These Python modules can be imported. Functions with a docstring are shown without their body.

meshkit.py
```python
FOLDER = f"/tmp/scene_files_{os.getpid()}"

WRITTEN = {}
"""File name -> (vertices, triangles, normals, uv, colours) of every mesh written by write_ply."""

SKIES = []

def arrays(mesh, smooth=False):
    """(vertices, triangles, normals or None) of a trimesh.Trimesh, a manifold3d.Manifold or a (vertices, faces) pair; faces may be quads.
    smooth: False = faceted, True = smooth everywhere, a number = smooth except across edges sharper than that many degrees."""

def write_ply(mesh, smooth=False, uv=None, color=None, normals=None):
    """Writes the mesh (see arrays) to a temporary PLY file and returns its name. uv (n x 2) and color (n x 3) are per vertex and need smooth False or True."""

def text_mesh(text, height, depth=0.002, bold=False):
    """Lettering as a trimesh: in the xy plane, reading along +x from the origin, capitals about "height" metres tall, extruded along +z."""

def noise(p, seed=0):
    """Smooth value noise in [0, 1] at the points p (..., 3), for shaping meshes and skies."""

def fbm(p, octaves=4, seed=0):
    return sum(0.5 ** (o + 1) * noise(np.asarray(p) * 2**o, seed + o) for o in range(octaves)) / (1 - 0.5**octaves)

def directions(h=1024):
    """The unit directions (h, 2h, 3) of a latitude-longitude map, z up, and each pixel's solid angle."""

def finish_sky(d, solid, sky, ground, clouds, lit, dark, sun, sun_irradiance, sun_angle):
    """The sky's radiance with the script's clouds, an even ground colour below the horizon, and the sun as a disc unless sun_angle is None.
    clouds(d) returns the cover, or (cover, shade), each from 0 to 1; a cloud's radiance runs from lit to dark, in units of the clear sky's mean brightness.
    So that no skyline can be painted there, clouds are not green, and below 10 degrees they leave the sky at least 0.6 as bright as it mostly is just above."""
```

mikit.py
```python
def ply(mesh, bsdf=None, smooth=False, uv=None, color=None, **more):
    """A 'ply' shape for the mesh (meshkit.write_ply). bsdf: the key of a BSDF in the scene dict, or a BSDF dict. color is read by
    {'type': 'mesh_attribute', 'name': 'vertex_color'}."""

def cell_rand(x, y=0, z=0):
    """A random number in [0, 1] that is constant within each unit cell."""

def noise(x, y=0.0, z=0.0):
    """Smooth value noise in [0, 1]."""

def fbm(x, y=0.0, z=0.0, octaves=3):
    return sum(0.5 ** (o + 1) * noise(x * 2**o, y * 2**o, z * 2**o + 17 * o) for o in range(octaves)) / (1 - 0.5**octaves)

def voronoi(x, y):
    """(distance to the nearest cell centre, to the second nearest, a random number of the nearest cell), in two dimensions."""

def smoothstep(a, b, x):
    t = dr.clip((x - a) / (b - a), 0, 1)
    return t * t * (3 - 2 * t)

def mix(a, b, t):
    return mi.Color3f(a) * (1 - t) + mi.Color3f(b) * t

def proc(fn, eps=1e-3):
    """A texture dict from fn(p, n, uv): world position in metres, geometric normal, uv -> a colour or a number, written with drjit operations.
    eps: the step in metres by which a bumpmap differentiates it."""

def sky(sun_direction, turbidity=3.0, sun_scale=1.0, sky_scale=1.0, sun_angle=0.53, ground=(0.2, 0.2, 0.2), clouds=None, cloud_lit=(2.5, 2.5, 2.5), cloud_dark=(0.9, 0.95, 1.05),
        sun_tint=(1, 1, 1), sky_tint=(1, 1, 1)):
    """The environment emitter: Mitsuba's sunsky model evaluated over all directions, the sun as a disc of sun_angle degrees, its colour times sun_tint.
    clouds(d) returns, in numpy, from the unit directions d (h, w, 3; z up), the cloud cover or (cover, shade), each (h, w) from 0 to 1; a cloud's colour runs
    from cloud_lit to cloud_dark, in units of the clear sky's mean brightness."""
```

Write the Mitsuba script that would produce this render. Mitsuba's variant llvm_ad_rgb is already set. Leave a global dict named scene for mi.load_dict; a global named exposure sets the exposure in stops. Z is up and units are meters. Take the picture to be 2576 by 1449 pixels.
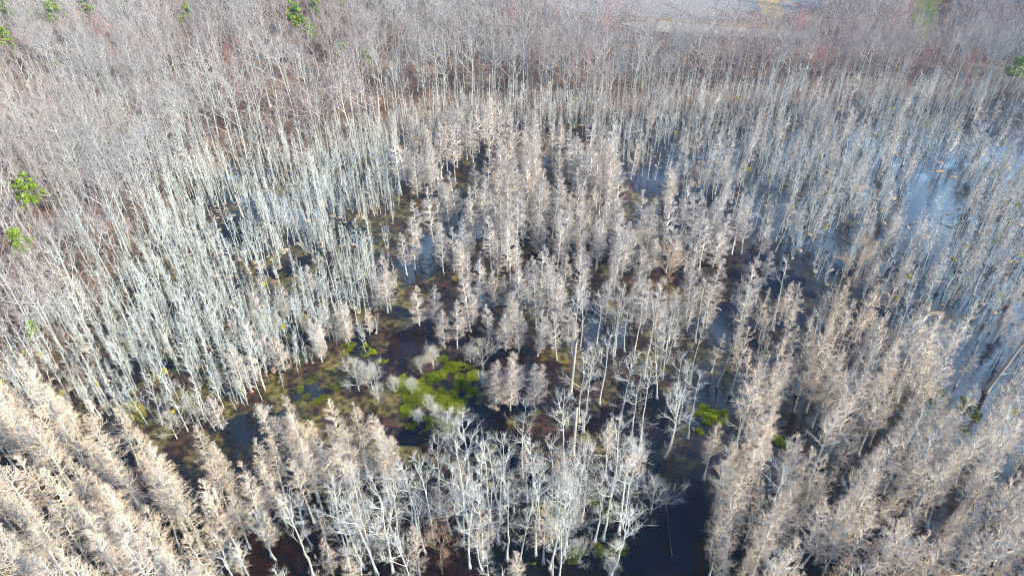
import math
import numpy as np
import trimesh
import shapely
from shapely.geometry import Polygon, Point
import drjit as dr
import mitsuba as mi
import mikit
import meshkit

T = mi.ScalarTransform4f
scene, labels = {}, {}

# ------------------------------------------------------------------ camera, sky, exposure
EYE, PITCH, FOV = 90.0, math.radians(38.5), 72.0
scene['camera'] = {'type': 'perspective', 'fov': FOV, 'fov_axis': 'x', 'near_clip': 1.0, 'far_clip': 9000.0,
                   'to_world': T().look_at(origin=[0, 0, EYE], target=[0, math.cos(PITCH), EYE - math.sin(PITCH)], up=[0, 0, 1])}
SUN_AZ, SUN_EL = math.radians(114), math.radians(36)


def cloud_cover(d):
    az = np.arctan2(d[..., 0], d[..., 1])
    el = np.arcsin(np.clip(d[..., 2], -1, 1))
    n = meshkit.fbm(np.stack([d[..., 0] * 4.5, d[..., 1] * 4.5, d[..., 2] * 8.0], -1) + 11.3, 5, 3)
    bank = (0.5 + 0.5 * np.cos(az - math.radians(75))) ** 2       # sunward cloud bank out of view, placed to brighten right-hand pools; clear blue overhead
    low = np.clip((math.radians(52) - el) / math.radians(14), 0, 1)
    return np.clip((n - 0.66 + 0.40 * bank) * 5.0, 0, 1) * low


scene['sky'] = mikit.sky([math.sin(SUN_AZ) * math.cos(SUN_EL), math.cos(SUN_AZ) * math.cos(SUN_EL), math.sin(SUN_EL)], turbidity=3,
                         sun_tint=(0.90, 0.97, 0.93), clouds=cloud_cover, sky_scale=0.6, sky_tint=(0.68, 0.96, 1.30), cloud_lit=(7.0, 11.0, 16.0), cloud_dark=(1.6, 1.7, 1.9), ground=(0.14, 0.13, 0.12))
exposure = 3.12

HAZE = {'type': 'homogeneous', 'albedo': {'type': 'rgb', 'value': [0.95, 0.95, 0.96]}, 'sigma_t': {'type': 'rgb', 'value': [0.00014, 0.00019, 0.00024]}, 'phase': {'type': 'hg', 'g': 0.65}}
scene['air'] = HAZE
scene['camera']['medium'] = {'type': 'ref', 'id': 'air'}
scene['haze'] = {'type': 'cube', 'to_world': T().translate([0, 500, 45]).scale([4600, 5100, 47.5]), 'bsdf': {'type': 'null'}, 'interior': {'type': 'ref', 'id': 'air'}}
labels['haze'] = {'label': 'thin pale winter haze over the swamp', 'kind': 'stuff'}

# ------------------------------------------------------------------ from a point of the overview (2576 x 1449) to the ground
FPX = 1288 / math.tan(math.radians(FOV / 2))


def at(x, y, z=0.0):
    u, v = (x - 1288) / FPX, (y - 724.5) / FPX
    d = np.array([u, math.cos(PITCH) - v * math.sin(PITCH), -math.sin(PITCH) - v * math.cos(PITCH)])
    return d[:2] * (EYE - z) / -d[2]


def area(*pts):
    return Polygon([tuple(at(x, y)) for x, y in pts]).buffer(0)


def q1(x, y): return at((1000 + x / 2.574) / 1.1646, (1124 + y / 2.574) / 1.1646)      # points read off enlargements
def q2(x, y): return at((1000 + x / 2.576) / 1.1646, (562 + y / 2.576) / 1.1646)
def q3(x, y): return at((1500 + x / 5.152) / 1.1646, (900 + y / 5.152) / 1.1646)


def depth_of(x, y, z=0.0):
    return y * math.cos(PITCH) + (EYE - z) * math.sin(PITCH)


# ------------------------------------------------------------------ materials
fb, ns, sst, mix = mikit.fbm, mikit.noise, mikit.smoothstep, mikit.mix


def bark(base, tip, alt, scale=9.0):
    """Diffuse bark: uv.x runs from trunk (0) to twig tips (1), uv.y is a random number per branch; alt is a second tint that takes whole stands."""
    def fn(p, n, uv):
        c = mix(base, tip, dr.clip(uv.x, 0, 1))
        stand = sst(0.40, 0.62, fb(p.x / scale, p.y / scale, 0.0, 2))
        c = c * mix((1, 1, 1), alt, stand)
        grain = 0.78 + 0.30 * uv.y + 0.24 * (ns(p.x * 3.1, p.y * 3.1, p.z * 0.9) - 0.5)
        tree = 0.74 + 0.50 * ns(p.x / 2.6, p.y / 2.6, 8.0)
        return c * (grain * tree)
    return {'type': 'diffuse', 'reflectance': mikit.proc(fn)}


def trunk_bark(base, dark, lichen):
    def fn(p, n, uv):
        a = fb(p.x * 2.3, p.y * 2.3, p.z * 0.55, 3)
        c = mix(base, dark, sst(0.52, 0.75, a))
        c = mix(c, lichen, 0.5 * sst(0.5, 0.7, fb(p.x * 0.9 + 9, p.y * 0.9, p.z * 0.35, 2)))
        c = c * (1 - 0.55 * sst(0.75, 0.25, p.z + 0.5 * (ns(p.x * 1.3, p.y * 1.3, 2.0) - 0.5)))      # stained up to the high-water line
        return c * (0.82 + 0.26 * uv.y)
    return {'type': 'diffuse', 'reflectance': mikit.proc(fn)}


scene['m_cypress_twig'] = bark((0.55, 0.505, 0.44), (0.56, 0.455, 0.375), (0.97, 1.0, 1.04), 14.0)
scene['m_young_twig'] = bark((0.51, 0.475, 0.445), (0.49, 0.415, 0.385), (0.95, 1.0, 1.04), 14.0)
scene['m_pale_twig'] = bark((0.55, 0.55, 0.53), (0.50, 0.50, 0.49), (0.97, 0.93, 0.91), 10.0)
scene['m_grey_twig'] = bark((0.39, 0.415, 0.41), (0.315, 0.295, 0.315), (1.0, 0.87, 0.86), 16.0)
scene['m_slender_twig'] = bark((0.50, 0.54, 0.54), (0.47, 0.505, 0.51), (1.0, 0.94, 0.92), 12.0)
scene['m_red_twig'] = bark((0.36, 0.28, 0.28), (0.42, 0.17, 0.16), (1.0, 0.9, 0.9), 8.0)
scene['m_tan_twig'] = bark((0.34, 0.24, 0.17), (0.46, 0.33, 0.24), (1.0, 0.95, 0.9), 8.0)
scene['m_cypress_bark'] = trunk_bark((0.50, 0.47, 0.43), (0.35, 0.29, 0.24), (0.48, 0.50, 0.45))
scene['m_pale_bark'] = trunk_bark((0.56, 0.56, 0.54), (0.42, 0.39, 0.35), (0.49, 0.53, 0.48))
scene['m_grey_bark'] = trunk_bark((0.38, 0.395, 0.38), (0.27, 0.26, 0.25), (0.36, 0.41, 0.38))
scene['m_pole_bark'] = trunk_bark((0.52, 0.565, 0.57), (0.40, 0.41, 0.39), (0.47, 0.53, 0.51))
scene['m_brush'] = bark((0.23, 0.185, 0.16), (0.22, 0.165, 0.15), (1.15, 0.95, 0.9), 6.0)
scene['m_brown_bark'] = trunk_bark((0.15, 0.10, 0.08), (0.10, 0.07, 0.055), (0.18, 0.15, 0.12))
scene['m_log'] = trunk_bark((0.30, 0.25, 0.20), (0.16, 0.11, 0.08), (0.34, 0.31, 0.27))
scene['m_dead_wood'] = trunk_bark((0.46, 0.41, 0.36), (0.36, 0.24, 0.15), (0.47, 0.46, 0.43))
scene['m_mound'] = {'type': 'diffuse', 'reflectance': mikit.proc(lambda p, n, uv: mix((0.31, 0.245, 0.19), (0.14, 0.10, 0.08), sst(0.4, 0.7, fb(p.x * 3, p.y * 3, p.z * 3, 3))))}


def leafy(a, b, scale):
    return {'type': 'twosided', 'b': {'type': 'diffuse', 'reflectance': mikit.proc(lambda p, n, uv: mix(a, b, fb(p.x * scale, p.y * scale, p.z * scale, 2)) * (0.45 + 1.1 * uv.y))}}


scene['m_needles'] = leafy((0.09, 0.18, 0.02), (0.24, 0.32, 0.045), 0.9)
scene['m_mistletoe'] = leafy((0.34, 0.33, 0.05), (0.46, 0.38, 0.07), 1.5)
scene['m_duckweed'] = leafy((0.04, 0.065, 0.006), (0.20, 0.235, 0.02), 0.8)
scene['m_dull_weed'] = leafy((0.04, 0.06, 0.01), (0.105, 0.12, 0.02), 0.5)
scene['m_olive_scum'] = leafy((0.13, 0.13, 0.035), (0.20, 0.19, 0.05), 0.4)


def water_mix(p):
    """How far a mat of drowned leaves and olive scum covers the water: much on the left and in the middle, little in the open pools on the right."""
    lit = sst(0.46, 0.54, fb(p.x / 7.0, p.y / 7.0, 2.0, 6))
    region = 1 - 0.72 * sst(14.0, 48.0, p.x - 0.20 * (p.y - 100.0))
    far = sst(60.0, 74.0, p.y + 0.12 * p.x * 0)
    return lit * region * far


def water_colour(p, n, uv):
    mat = mix((0.030, 0.015, 0.009), (0.072, 0.058, 0.019), sst(0.40, 0.66, fb(p.x / 3.0, p.y / 3.0, 7.0, 4)))
    mat = mat * (0.35 + 1.3 * sst(0.25, 0.75, fb(p.x * 1.3, p.y * 1.3, 3.0, 3)))
    tannin = mix((0.002, 0.0025, 0.006), (0.011, 0.004, 0.004), sst(0.45, 0.7, fb(p.x / 11.0, p.y / 11.0, 5.0, 3)))
    return mix(tannin, mat, water_mix(p))


scene['m_water'] = {'type': 'principled', 'base_color': mikit.proc(water_colour), 'specular': 0.40,
                    'roughness': mikit.proc(lambda p, n, uv: 0.05 + 0.35 * water_mix(p))}


def ground_colour(p, n, uv):
    a = fb(p.x / 5.0, p.y / 5.0, 1.0, 4)
    c = mix((0.085, 0.055, 0.046), (0.165, 0.112, 0.090), sst(0.35, 0.7, a))
    c = mix(c, (0.23, 0.165, 0.13), 0.6 * sst(0.58, 0.72, fb(p.x / 1.3, p.y / 1.3, 4.0, 3)))
    wet = sst(0.30, 0.02, p.z)
    return mix(c, (0.05, 0.035, 0.022), wet * 0.8)


scene['m_ground'] = {'type': 'diffuse', 'reflectance': mikit.proc(ground_colour)}


def field_colour(p, n, uv):
    row = ns((p.x * 0.86 + p.y * 0.50) / 1.1, (p.y * 0.86 - p.x * 0.5) / 30.0, 0.0)
    stubble = sst(0.72, 0.80, ns((p.x * 0.86 + p.y * 0.50) / 3.4, (p.y * 0.86 - p.x * 0.5) / 14.0, 5.0))
    c = mix((0.17, 0.17, 0.19), (0.22, 0.21, 0.225), fb(p.x / 6, p.y / 6, 0.0, 3)) * (0.86 + 0.22 * row)
    return mix(c, (0.17, 0.10, 0.085), 0.8 * stubble)


scene['m_field'] = {'type': 'diffuse', 'reflectance': mikit.proc(field_colour)}
scene['m_sand'] = {'type': 'diffuse', 'reflectance': mikit.proc(lambda p, n, uv: mix((0.24, 0.23, 0.22), (0.31, 0.29, 0.26), fb(p.x / 2, p.y / 2, 0.0, 3)))}
scene['m_track'] = {'type': 'diffuse', 'reflectance': mikit.proc(lambda p, n, uv: mix((0.24, 0.18, 0.10), (0.33, 0.27, 0.17), fb(p.x / 1.5, p.y / 1.5, 0.0, 3)))}
scene['m_berm'] = {'type': 'diffuse', 'reflectance': mikit.proc(lambda p, n, uv: mix((0.16, 0.12, 0.08), (0.23, 0.18, 0.12), fb(p.x / 1.4, p.y / 1.4, 0.0, 3)))}
scene['m_lawn'] = {'type': 'diffuse', 'reflectance': mikit.proc(lambda p, n, uv: mix((0.10, 0.12, 0.035), (0.165, 0.17, 0.06), fb(p.x / 2.4, p.y / 2.4, 0.0, 4)))}
scene['m_dark_band'] = {'type': 'diffuse', 'reflectance': {'type': 'rgb', 'value': [0.06, 0.065, 0.075]}}  # even dark blue-grey of the band at far right
scene['m_white_paint'] = {'type': 'principled', 'base_color': {'type': 'rgb', 'value': [0.78, 0.79, 0.80]}, 'roughness': 0.3, 'specular': 0.5}
scene['m_red_roof'] = {'type': 'diffuse', 'reflectance': mikit.proc(lambda p, n, uv: mix((0.26, 0.09, 0.07), (0.34, 0.14, 0.10), ns(p.x * 2, p.y * 2, 0.0)))}
scene['m_board'] = {'type': 'diffuse', 'reflectance': {'type': 'rgb', 'value': [0.20, 0.11, 0.09]}}
scene['m_dark_glass'] = {'type': 'principled', 'base_color': {'type': 'rgb', 'value': [0.02, 0.025, 0.03]}, 'roughness': 0.08, 'specular': 0.6}
scene['m_rubber'] = {'type': 'diffuse', 'reflectance': {'type': 'rgb', 'value': [0.03, 0.03, 0.03]}}

# ------------------------------------------------------------------ branches, all of one level at a time
UP = np.array([0, 0, 1.0])


def unit(v):
    return v / np.maximum(np.linalg.norm(v, axis=-1, keepdims=True), 1e-9)


class Level:
    """n branches: start P, direction D, length L, radius R, bend vector C (added with t squared)."""
    def __init__(s, P, D, L, R, C):
        s.P, s.D, s.L, s.R, s.C = P, D, L, R, C

    def point(s, i, t):
        return s.P[i] + s.L[i][:, None] * (t[:, None] * s.D[i] + (t ** 2)[:, None] * s.C[i])

    def heading(s, i, t):
        return unit(s.D[i] + 2 * t[:, None] * s.C[i])


def shoots(rng, par, m, t0, t1, ang, ratio, rad, rise=0.15, wob=0.25, taper=0.6, lmin=0.0):
    """m shoots on each parent between t0 and t1, leaving it at angles of ang (degrees), ratio times its length, shorter towards its tip."""
    n = len(par.L)
    i = np.repeat(np.arange(n), m)
    t = t0 + (t1 - t0) * (np.tile(np.arange(m), n) + rng.random(n * m)) / m
    h = par.heading(i, t)
    q = unit(np.cross(h, unit(rng.normal(size=(n * m, 3)))))
    a = np.radians(rng.uniform(*ang, n * m))[:, None]
    d = unit(h * np.cos(a) + q * np.sin(a) + UP * rise)
    L = par.L[i] * rng.uniform(*ratio, n * m) * (1 - taper * t) + lmin
    R = np.minimum(rad * rng.uniform(0.8, 1.2, n * m), par.R[i] * (1 - 0.75 * t) * 0.9 + 0.003)
    return Level(par.point(i, t), d, L, R, rng.normal(size=(n * m, 3)) * wob * 0.5 + UP * rise * 0.6)


def level_mesh(lv, seg, sides, u0, u1, rng, tip=0.12):
    """(vertices, faces, uv) of every branch of a level: rings that taper to a point."""
    n = len(lv.L)
    a = unit(np.cross(lv.D, np.where(np.abs(lv.D[:, 2:]) < 0.9, UP, np.array([1.0, 0, 0]))))
    b = np.cross(lv.D, a)
    ang = np.arange(sides) * 2 * np.pi / sides
    ring = np.cos(ang)[None, :, None] * a[:, None] + np.sin(ang)[None, :, None] * b[:, None]
    i, V = np.arange(n), []
    for k in range(seg):
        t = np.full(n, k / seg)
        V.append(lv.point(i, t)[:, None] + ring * (lv.R * (1 - (1 - tip) * k / seg))[:, None, None])
    V.append(lv.point(i, np.ones(n))[:, None])
    V = np.concatenate(V, 1)
    per = seg * sides + 1
    f, j = [], np.arange(sides)
    for k in range(seg - 1):
        lo, hi = k * sides + j, k * sides + (j + 1) % sides
        f += [np.stack([lo, hi, hi + sides], 1), np.stack([lo, hi + sides, lo + sides], 1)]
    lo = (seg - 1) * sides
    f.append(np.stack([lo + j, lo + (j + 1) % sides, np.full(sides, per - 1)], 1))
    f = np.concatenate(f)
    F = (f[None] + (np.arange(n) * per)[:, None, None]).reshape(-1, 3)
    u = np.concatenate([np.repeat(u0 + (u1 - u0) * np.arange(seg) / seg, sides), [u1]])
    uv = np.stack([np.tile(u, n), np.repeat(rng.random(n), per)], 1)
    return V.reshape(-1, 3), F, uv


def join(parts):
    v, f, uv, k = [], [], [], 0
    for a, b, c in parts:
        v.append(a); f.append(b + k); uv.append(c); k += len(a)
    return np.vstack(v), np.vstack(f), np.vstack(uv)


def stem_line(rng, h, sway, n=9, lean=0.0):
    z = np.linspace(0, 1, n)
    x = np.cumsum(rng.normal(size=n)) * sway * h / n
    y = np.cumsum(rng.normal(size=n)) * sway * h / n
    a = rng.uniform(0, 6.28)
    x, y = x - x[0] + lean * h * z * math.cos(a), y - y[0] + lean * h * z * math.sin(a)
    return np.stack([x, y, z * h], 1)


def stem_mesh(line, r, flare, sides, rng, top=0.08, sink=0.6, ridges=0.0, flare_h=1.3, cap=True):
    """A trunk along LINE: radius R that tapers to TOP of it, swelling to FLARE times R at the foot, which goes SINK metres below."""
    h = line[-1, 2]
    z = np.concatenate([[-sink, 0.0, 0.25, 0.6, 1.1, 1.8], np.linspace(2.6, h, max(5, len(line)))]) if h > 6 else np.concatenate([[-sink], np.linspace(0, h, 5)])
    x, y = np.interp(np.maximum(z, 0), line[:, 2], line[:, 0]), np.interp(np.maximum(z, 0), line[:, 2], line[:, 1])
    rr = r * (1 - (1 - top) * np.clip(z / h, 0, 1) ** 0.85) + r * (flare - 1) * np.exp(-np.maximum(z, 0) / (0.45 * flare_h))
    ang = np.arange(sides) * 2 * np.pi / sides
    ph = rng.uniform(0, 6.28)
    rid = 1 + ridges * np.sin(ang * 5 + ph)[None] * np.exp(-np.maximum(z, 0) / (0.5 * flare_h))[:, None]
    V = np.stack([x[:, None] + (rr[:, None] * rid) * np.cos(ang), y[:, None] + (rr[:, None] * rid) * np.sin(ang), np.broadcast_to(z[:, None], (len(z), sides))], -1)
    n, j = len(z), np.arange(sides)
    F = [np.concatenate([np.stack([k * sides + j, k * sides + (j + 1) % sides, (k + 1) * sides + (j + 1) % sides], 1),
                         np.stack([k * sides + j, (k + 1) * sides + (j + 1) % sides, (k + 1) * sides + j], 1)]) for k in range(n - 1)]
    V = V.reshape(-1, 3)
    if cap:
        V = np.vstack([V, [[x[-1], y[-1], h + (0.02 if top > 0.3 else 0.25)]]])
        F.append(np.stack([(n - 1) * sides + j, (n - 1) * sides + (j + 1) % sides, np.full(sides, len(V) - 1)], 1))
    uv = np.stack([np.clip(V[:, 2] / h, 0, 1), np.full(len(V), rng.random())], 1)
    return V, np.vstack(F), uv


def on_stem(rng, line, z, out, elev, L, R, rise):
    """A level of first-order branches that leave the trunk at heights Z towards angles OUT, ELEV radians above the horizontal."""
    P = np.stack([np.interp(z, line[:, 2], line[:, 0]), np.interp(z, line[:, 2], line[:, 1]), z], 1)
    D = np.stack([np.cos(out) * np.cos(elev), np.sin(out) * np.cos(elev), np.sin(elev)], 1)
    return Level(P, D, L, R, rng.normal(size=(len(z), 3)) * 0.06 + UP * np.broadcast_to(rise, z.shape)[:, None])


def cypress(seed, h, w, low, nb, ns_, nt, fat, r=None, flare=2.3, sparse=1.0):
    rng = np.random.default_rng(seed)
    line = stem_line(rng, h, 0.012, lean=rng.uniform(0, 0.02))
    r = r or 0.0115 * h
    t = low + (1 - low) * (np.arange(nb) + rng.random(nb)) / nb
    prof = np.minimum(1.0, (1.03 - t) / 0.55) ** 0.8 * np.minimum(1, 0.55 + (t - low) * 3.0)
    L = w * prof * rng.uniform(0.65, 1.15, nb) + 0.18
    elev = np.radians(rng.uniform(2, 26, nb) + 34 * np.clip((t - 0.72) / 0.28, 0, 1))
    b1 = on_stem(rng, line, t * h, rng.uniform(0, 2 * np.pi, nb), elev, L, np.minimum(0.018 + 0.020 * L, 0.07) * fat ** 0.5, 0.10)
    b2 = shoots(rng, b1, ns_, 0.22, 0.98, (35, 70), (0.42, 0.72), 0.016 * fat, 0.20, 0.3, 0.55, 0.12)
    parts = [level_mesh(b1, 2, 3, 0.1, 0.6, rng), level_mesh(b2, 1, 3, 0.5, 1.0, rng)]
    if nt:
        b3 = shoots(rng, b2, nt, 0.2, 0.95, (30, 65), (0.45, 0.8), 0.011 * fat, 0.25, 0.3, 0.4, 0.08)
        parts.append(level_mesh(b3, 1, 3, 0.8, 1.0, rng))
    return stem_mesh(line, r, flare * rng.uniform(0.75, 1.05), 9, rng, ridges=0.16), join(parts)


def hardwood(seed, h, fork, nl, spread, m, fat, r=None, flare=1.7, crook=0.25, rise=0.22, side=4, lim=(0.42, 0.62), last=True):
    """A broad bare crown: nl limbs from the fork up, each splitting m[0] x m[1] x m[2] times, with SIDE short branches lower on the trunk."""
    rng = np.random.default_rng(seed)
    line = stem_line(rng, h, 0.03 + 0.05 * crook, lean=rng.uniform(0, 0.05))
    r = r or 0.0125 * h
    t = fork + (0.93 - fork) * ((np.arange(nl) + rng.random(nl)) / nl) ** 1.2
    elev = np.radians(rng.uniform(90 - spread - 14, 90 - spread + 14, nl) + 22 * (t - fork))
    out = np.arange(nl) * 2.4 + rng.uniform(0, 0.9, nl)
    L = h * rng.uniform(*lim, nl) * (1.12 - t)
    b1 = on_stem(rng, line, t * h, out, elev, L, r * (0.55 - 0.35 * t), rise)
    ts = rng.uniform(min(0.22, fork), fork, side)
    lo = on_stem(rng, line, ts * h, rng.uniform(0, 6.28, side), np.radians(rng.uniform(0, 40, side)), h * rng.uniform(0.05, 0.13, side), np.full(side, r * 0.15), 0.1)
    b1 = Level(*[np.concatenate([getattr(b1, k), getattr(lo, k)]) for k in 'PDLRC'])
    b2 = shoots(rng, b1, m[0], 0.25, 0.95, (22, 52), (0.40, 0.66), 0.036 * fat, 0.14, crook, 0.35, 0.25)
    b3 = shoots(rng, b2, m[1], 0.2, 0.98, (20, 55), (0.42, 0.70), 0.019 * fat, 0.16, crook, 0.3, 0.18)
    parts = [level_mesh(b1, 3, 4, 0.0, 0.4, rng), level_mesh(b2, 2, 3, 0.3, 0.7, rng), level_mesh(b3, 1, 3, 0.6, 1.0, rng)]
    if m[2]:
        b4 = shoots(rng, b3, m[2], 0.15, 0.98, (20, 55), (0.5, 0.8), 0.012 * fat, 0.2, crook, 0.3, 0.14)
        parts.append(level_mesh(b4, 1, 3, 0.8, 1.0, rng))
    return stem_mesh(line, r, flare, 8, rng, ridges=0.16, flare_h=rng.uniform(0.7, 1.4)), join(parts)


def slender(seed, h, nb, m, fat, r=None, low=0.4):
    """A pole of a tree: thin stem, few short ascending branches high up."""
    rng = np.random.default_rng(seed)
    line = stem_line(rng, h, 0.035, lean=rng.uniform(0, 0.07))
    r = r or 0.0075 * h + 0.012
    t = low + (0.98 - low) * (np.arange(nb) + rng.random(nb)) / nb
    L = h * rng.uniform(0.08, 0.19, nb) * (1.25 - 0.75 * t)
    b1 = on_stem(rng, line, t * h, rng.uniform(0, 6.28, nb), np.radians(rng.uniform(25, 65, nb)), L, np.minimum(0.028, 0.011 + 0.010 * L) * fat ** 0.5, 0.12)
    b2 = shoots(rng, b1, m, 0.2, 0.98, (25, 55), (0.38, 0.7), 0.013 * fat, 0.16, 0.3, 0.4, 0.1)
    return stem_mesh(line, r, 1.35, 6, rng, top=0.15, flare_h=0.7), join([level_mesh(b1, 2, 3, 0.2, 0.6, rng), level_mesh(b2, 1, 3, 0.6, 1.0, rng)])


def shift(mesh, off):
    return mesh[0] + np.asarray(off), mesh[1], mesh[2]


def mound(seed, w, hgt):
    rng = np.random.default_rng(seed)
    s = trimesh.creation.icosphere(2)
    v = np.array(s.vertices)
    v *= (0.75 + 0.6 * meshkit.fbm(v * 1.7 + seed, 3, seed))[:, None]
    v = v * [w, w * rng.uniform(0.6, 1.0), hgt] - [0, 0, hgt * 0.25]
    n = 6
    out = np.arange(n) * 6.283 / n + rng.uniform(0, 0.6, n)
    roots = Level(np.tile([[0, 0, hgt * 0.5]], (n, 1)), unit(np.stack([np.cos(out), np.sin(out), np.full(n, -0.25)], 1)), w * rng.uniform(1.1, 1.9, n), np.full(n, 0.10), np.tile([[0, 0, -0.15]], (n, 1)))
    return join([(v, np.array(s.faces), np.full((len(v), 2), 0.5)), level_mesh(roots, 2, 4, 0, 1, rng)])


def blades(centres, size, rng, lift=0.5, long=1.0):
    """Small leaf-sized four-sided blades round the given centres."""
    n = len(centres)
    a = unit(rng.normal(size=(n, 3)) * [1, 1, lift])
    b = unit(np.cross(a, rng.normal(size=(n, 3)) * [lift, lift, 1]))
    s = (size * rng.uniform(0.6, 1.3, n))[:, None]
    V = np.stack([centres - a * s * long, centres - b * s * 0.45, centres + a * s * long, centres + b * s * 0.45], 1).reshape(-1, 3)
    k = np.arange(n)[:, None] * 4
    F = np.vstack([k + [0, 1, 2], k + [0, 2, 3]])
    return V, F, np.repeat(np.stack([np.ones(n), rng.random(n)], 1), 4, axis=0)


def pine(seed, h, w, nclump, per):
    rng = np.random.default_rng(seed)
    line = stem_line(rng, h, 0.015)
    t = 0.62 + 0.38 * rng.random(nclump) ** 0.9
    out, rad = rng.uniform(0, 6.28, nclump), w * np.sqrt(rng.random(nclump)) * np.clip((1.08 - t) / 0.30, 0.25, 1)
    C = np.stack([rad * np.cos(out), rad * np.sin(out), t * h + rng.normal(size=nclump) * 0.3], 1) + [line[-1, 0], line[-1, 1], 0]
    z0 = np.maximum(C[:, 2] - rad * 0.5, 2)
    P = np.stack([np.interp(z0, line[:, 2], line[:, 0]), np.interp(z0, line[:, 2], line[:, 1]), z0], 1)
    limbs = Level(P, unit(C - P), np.linalg.norm(C - P, axis=1), np.full(nclump, 0.05), np.zeros((nclump, 3)))
    pts = np.repeat(C, per, 0) + unit(rng.normal(size=(nclump * per, 3))) * (rng.random(nclump * per) ** 0.5 * 0.75)[:, None] * [1, 1, 0.6]
    return stem_mesh(line, 0.013 * h, 1.3, 8, rng), level_mesh(limbs, 2, 3, 0, 1, rng), blades(pts, 0.24, rng, 0.9)


def ply(mesh, mat, smooth=False):
    m = trimesh.Trimesh(mesh[0], mesh[1], process=False)
    return mikit.ply(m, mat, smooth=smooth, uv=mesh[2])


# ------------------------------------------------------------------ one shapegroup per kind of tree, and its copies
def group(key, **parts):
    scene[key] = {'type': 'shapegroup', **parts}
    return key


taken = {}


def key_for(name):
    n = taken[name] = taken.get(name, -1) + 1
    return name if n == 0 else f'{name}_{n:03d}'


def place(key, g, x, y, z=0.0, turn=0.0, tilt=(0.0, 0.0), s=(1, 1, 1)):
    m = T().translate([float(x), float(y), float(z)])
    if tilt[0]:
        m = m @ T().rotate([math.cos(tilt[1]), math.sin(tilt[1]), 0], float(tilt[0]))
    scene[key] = {'type': 'instance', 'to_world': m @ T().rotate([0, 0, 1], float(turn)) @ T().scale([float(v) for v in s]), 'shapegroup': {'type': 'ref', 'id': g}}
    return key


def thing(name, g, label, cat, grp=None, **at_):
    k = place(key_for(name), g, **at_)
    labels[k] = {'label': label, 'category': cat}
    if grp:
        labels[k]['group'] = grp
    return k


def tree_group(key, made, trunk_mat, twig_mat):
    return group(key, trunk=ply(made[0], trunk_mat, True), crown=ply(made[1], twig_mat))


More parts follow.
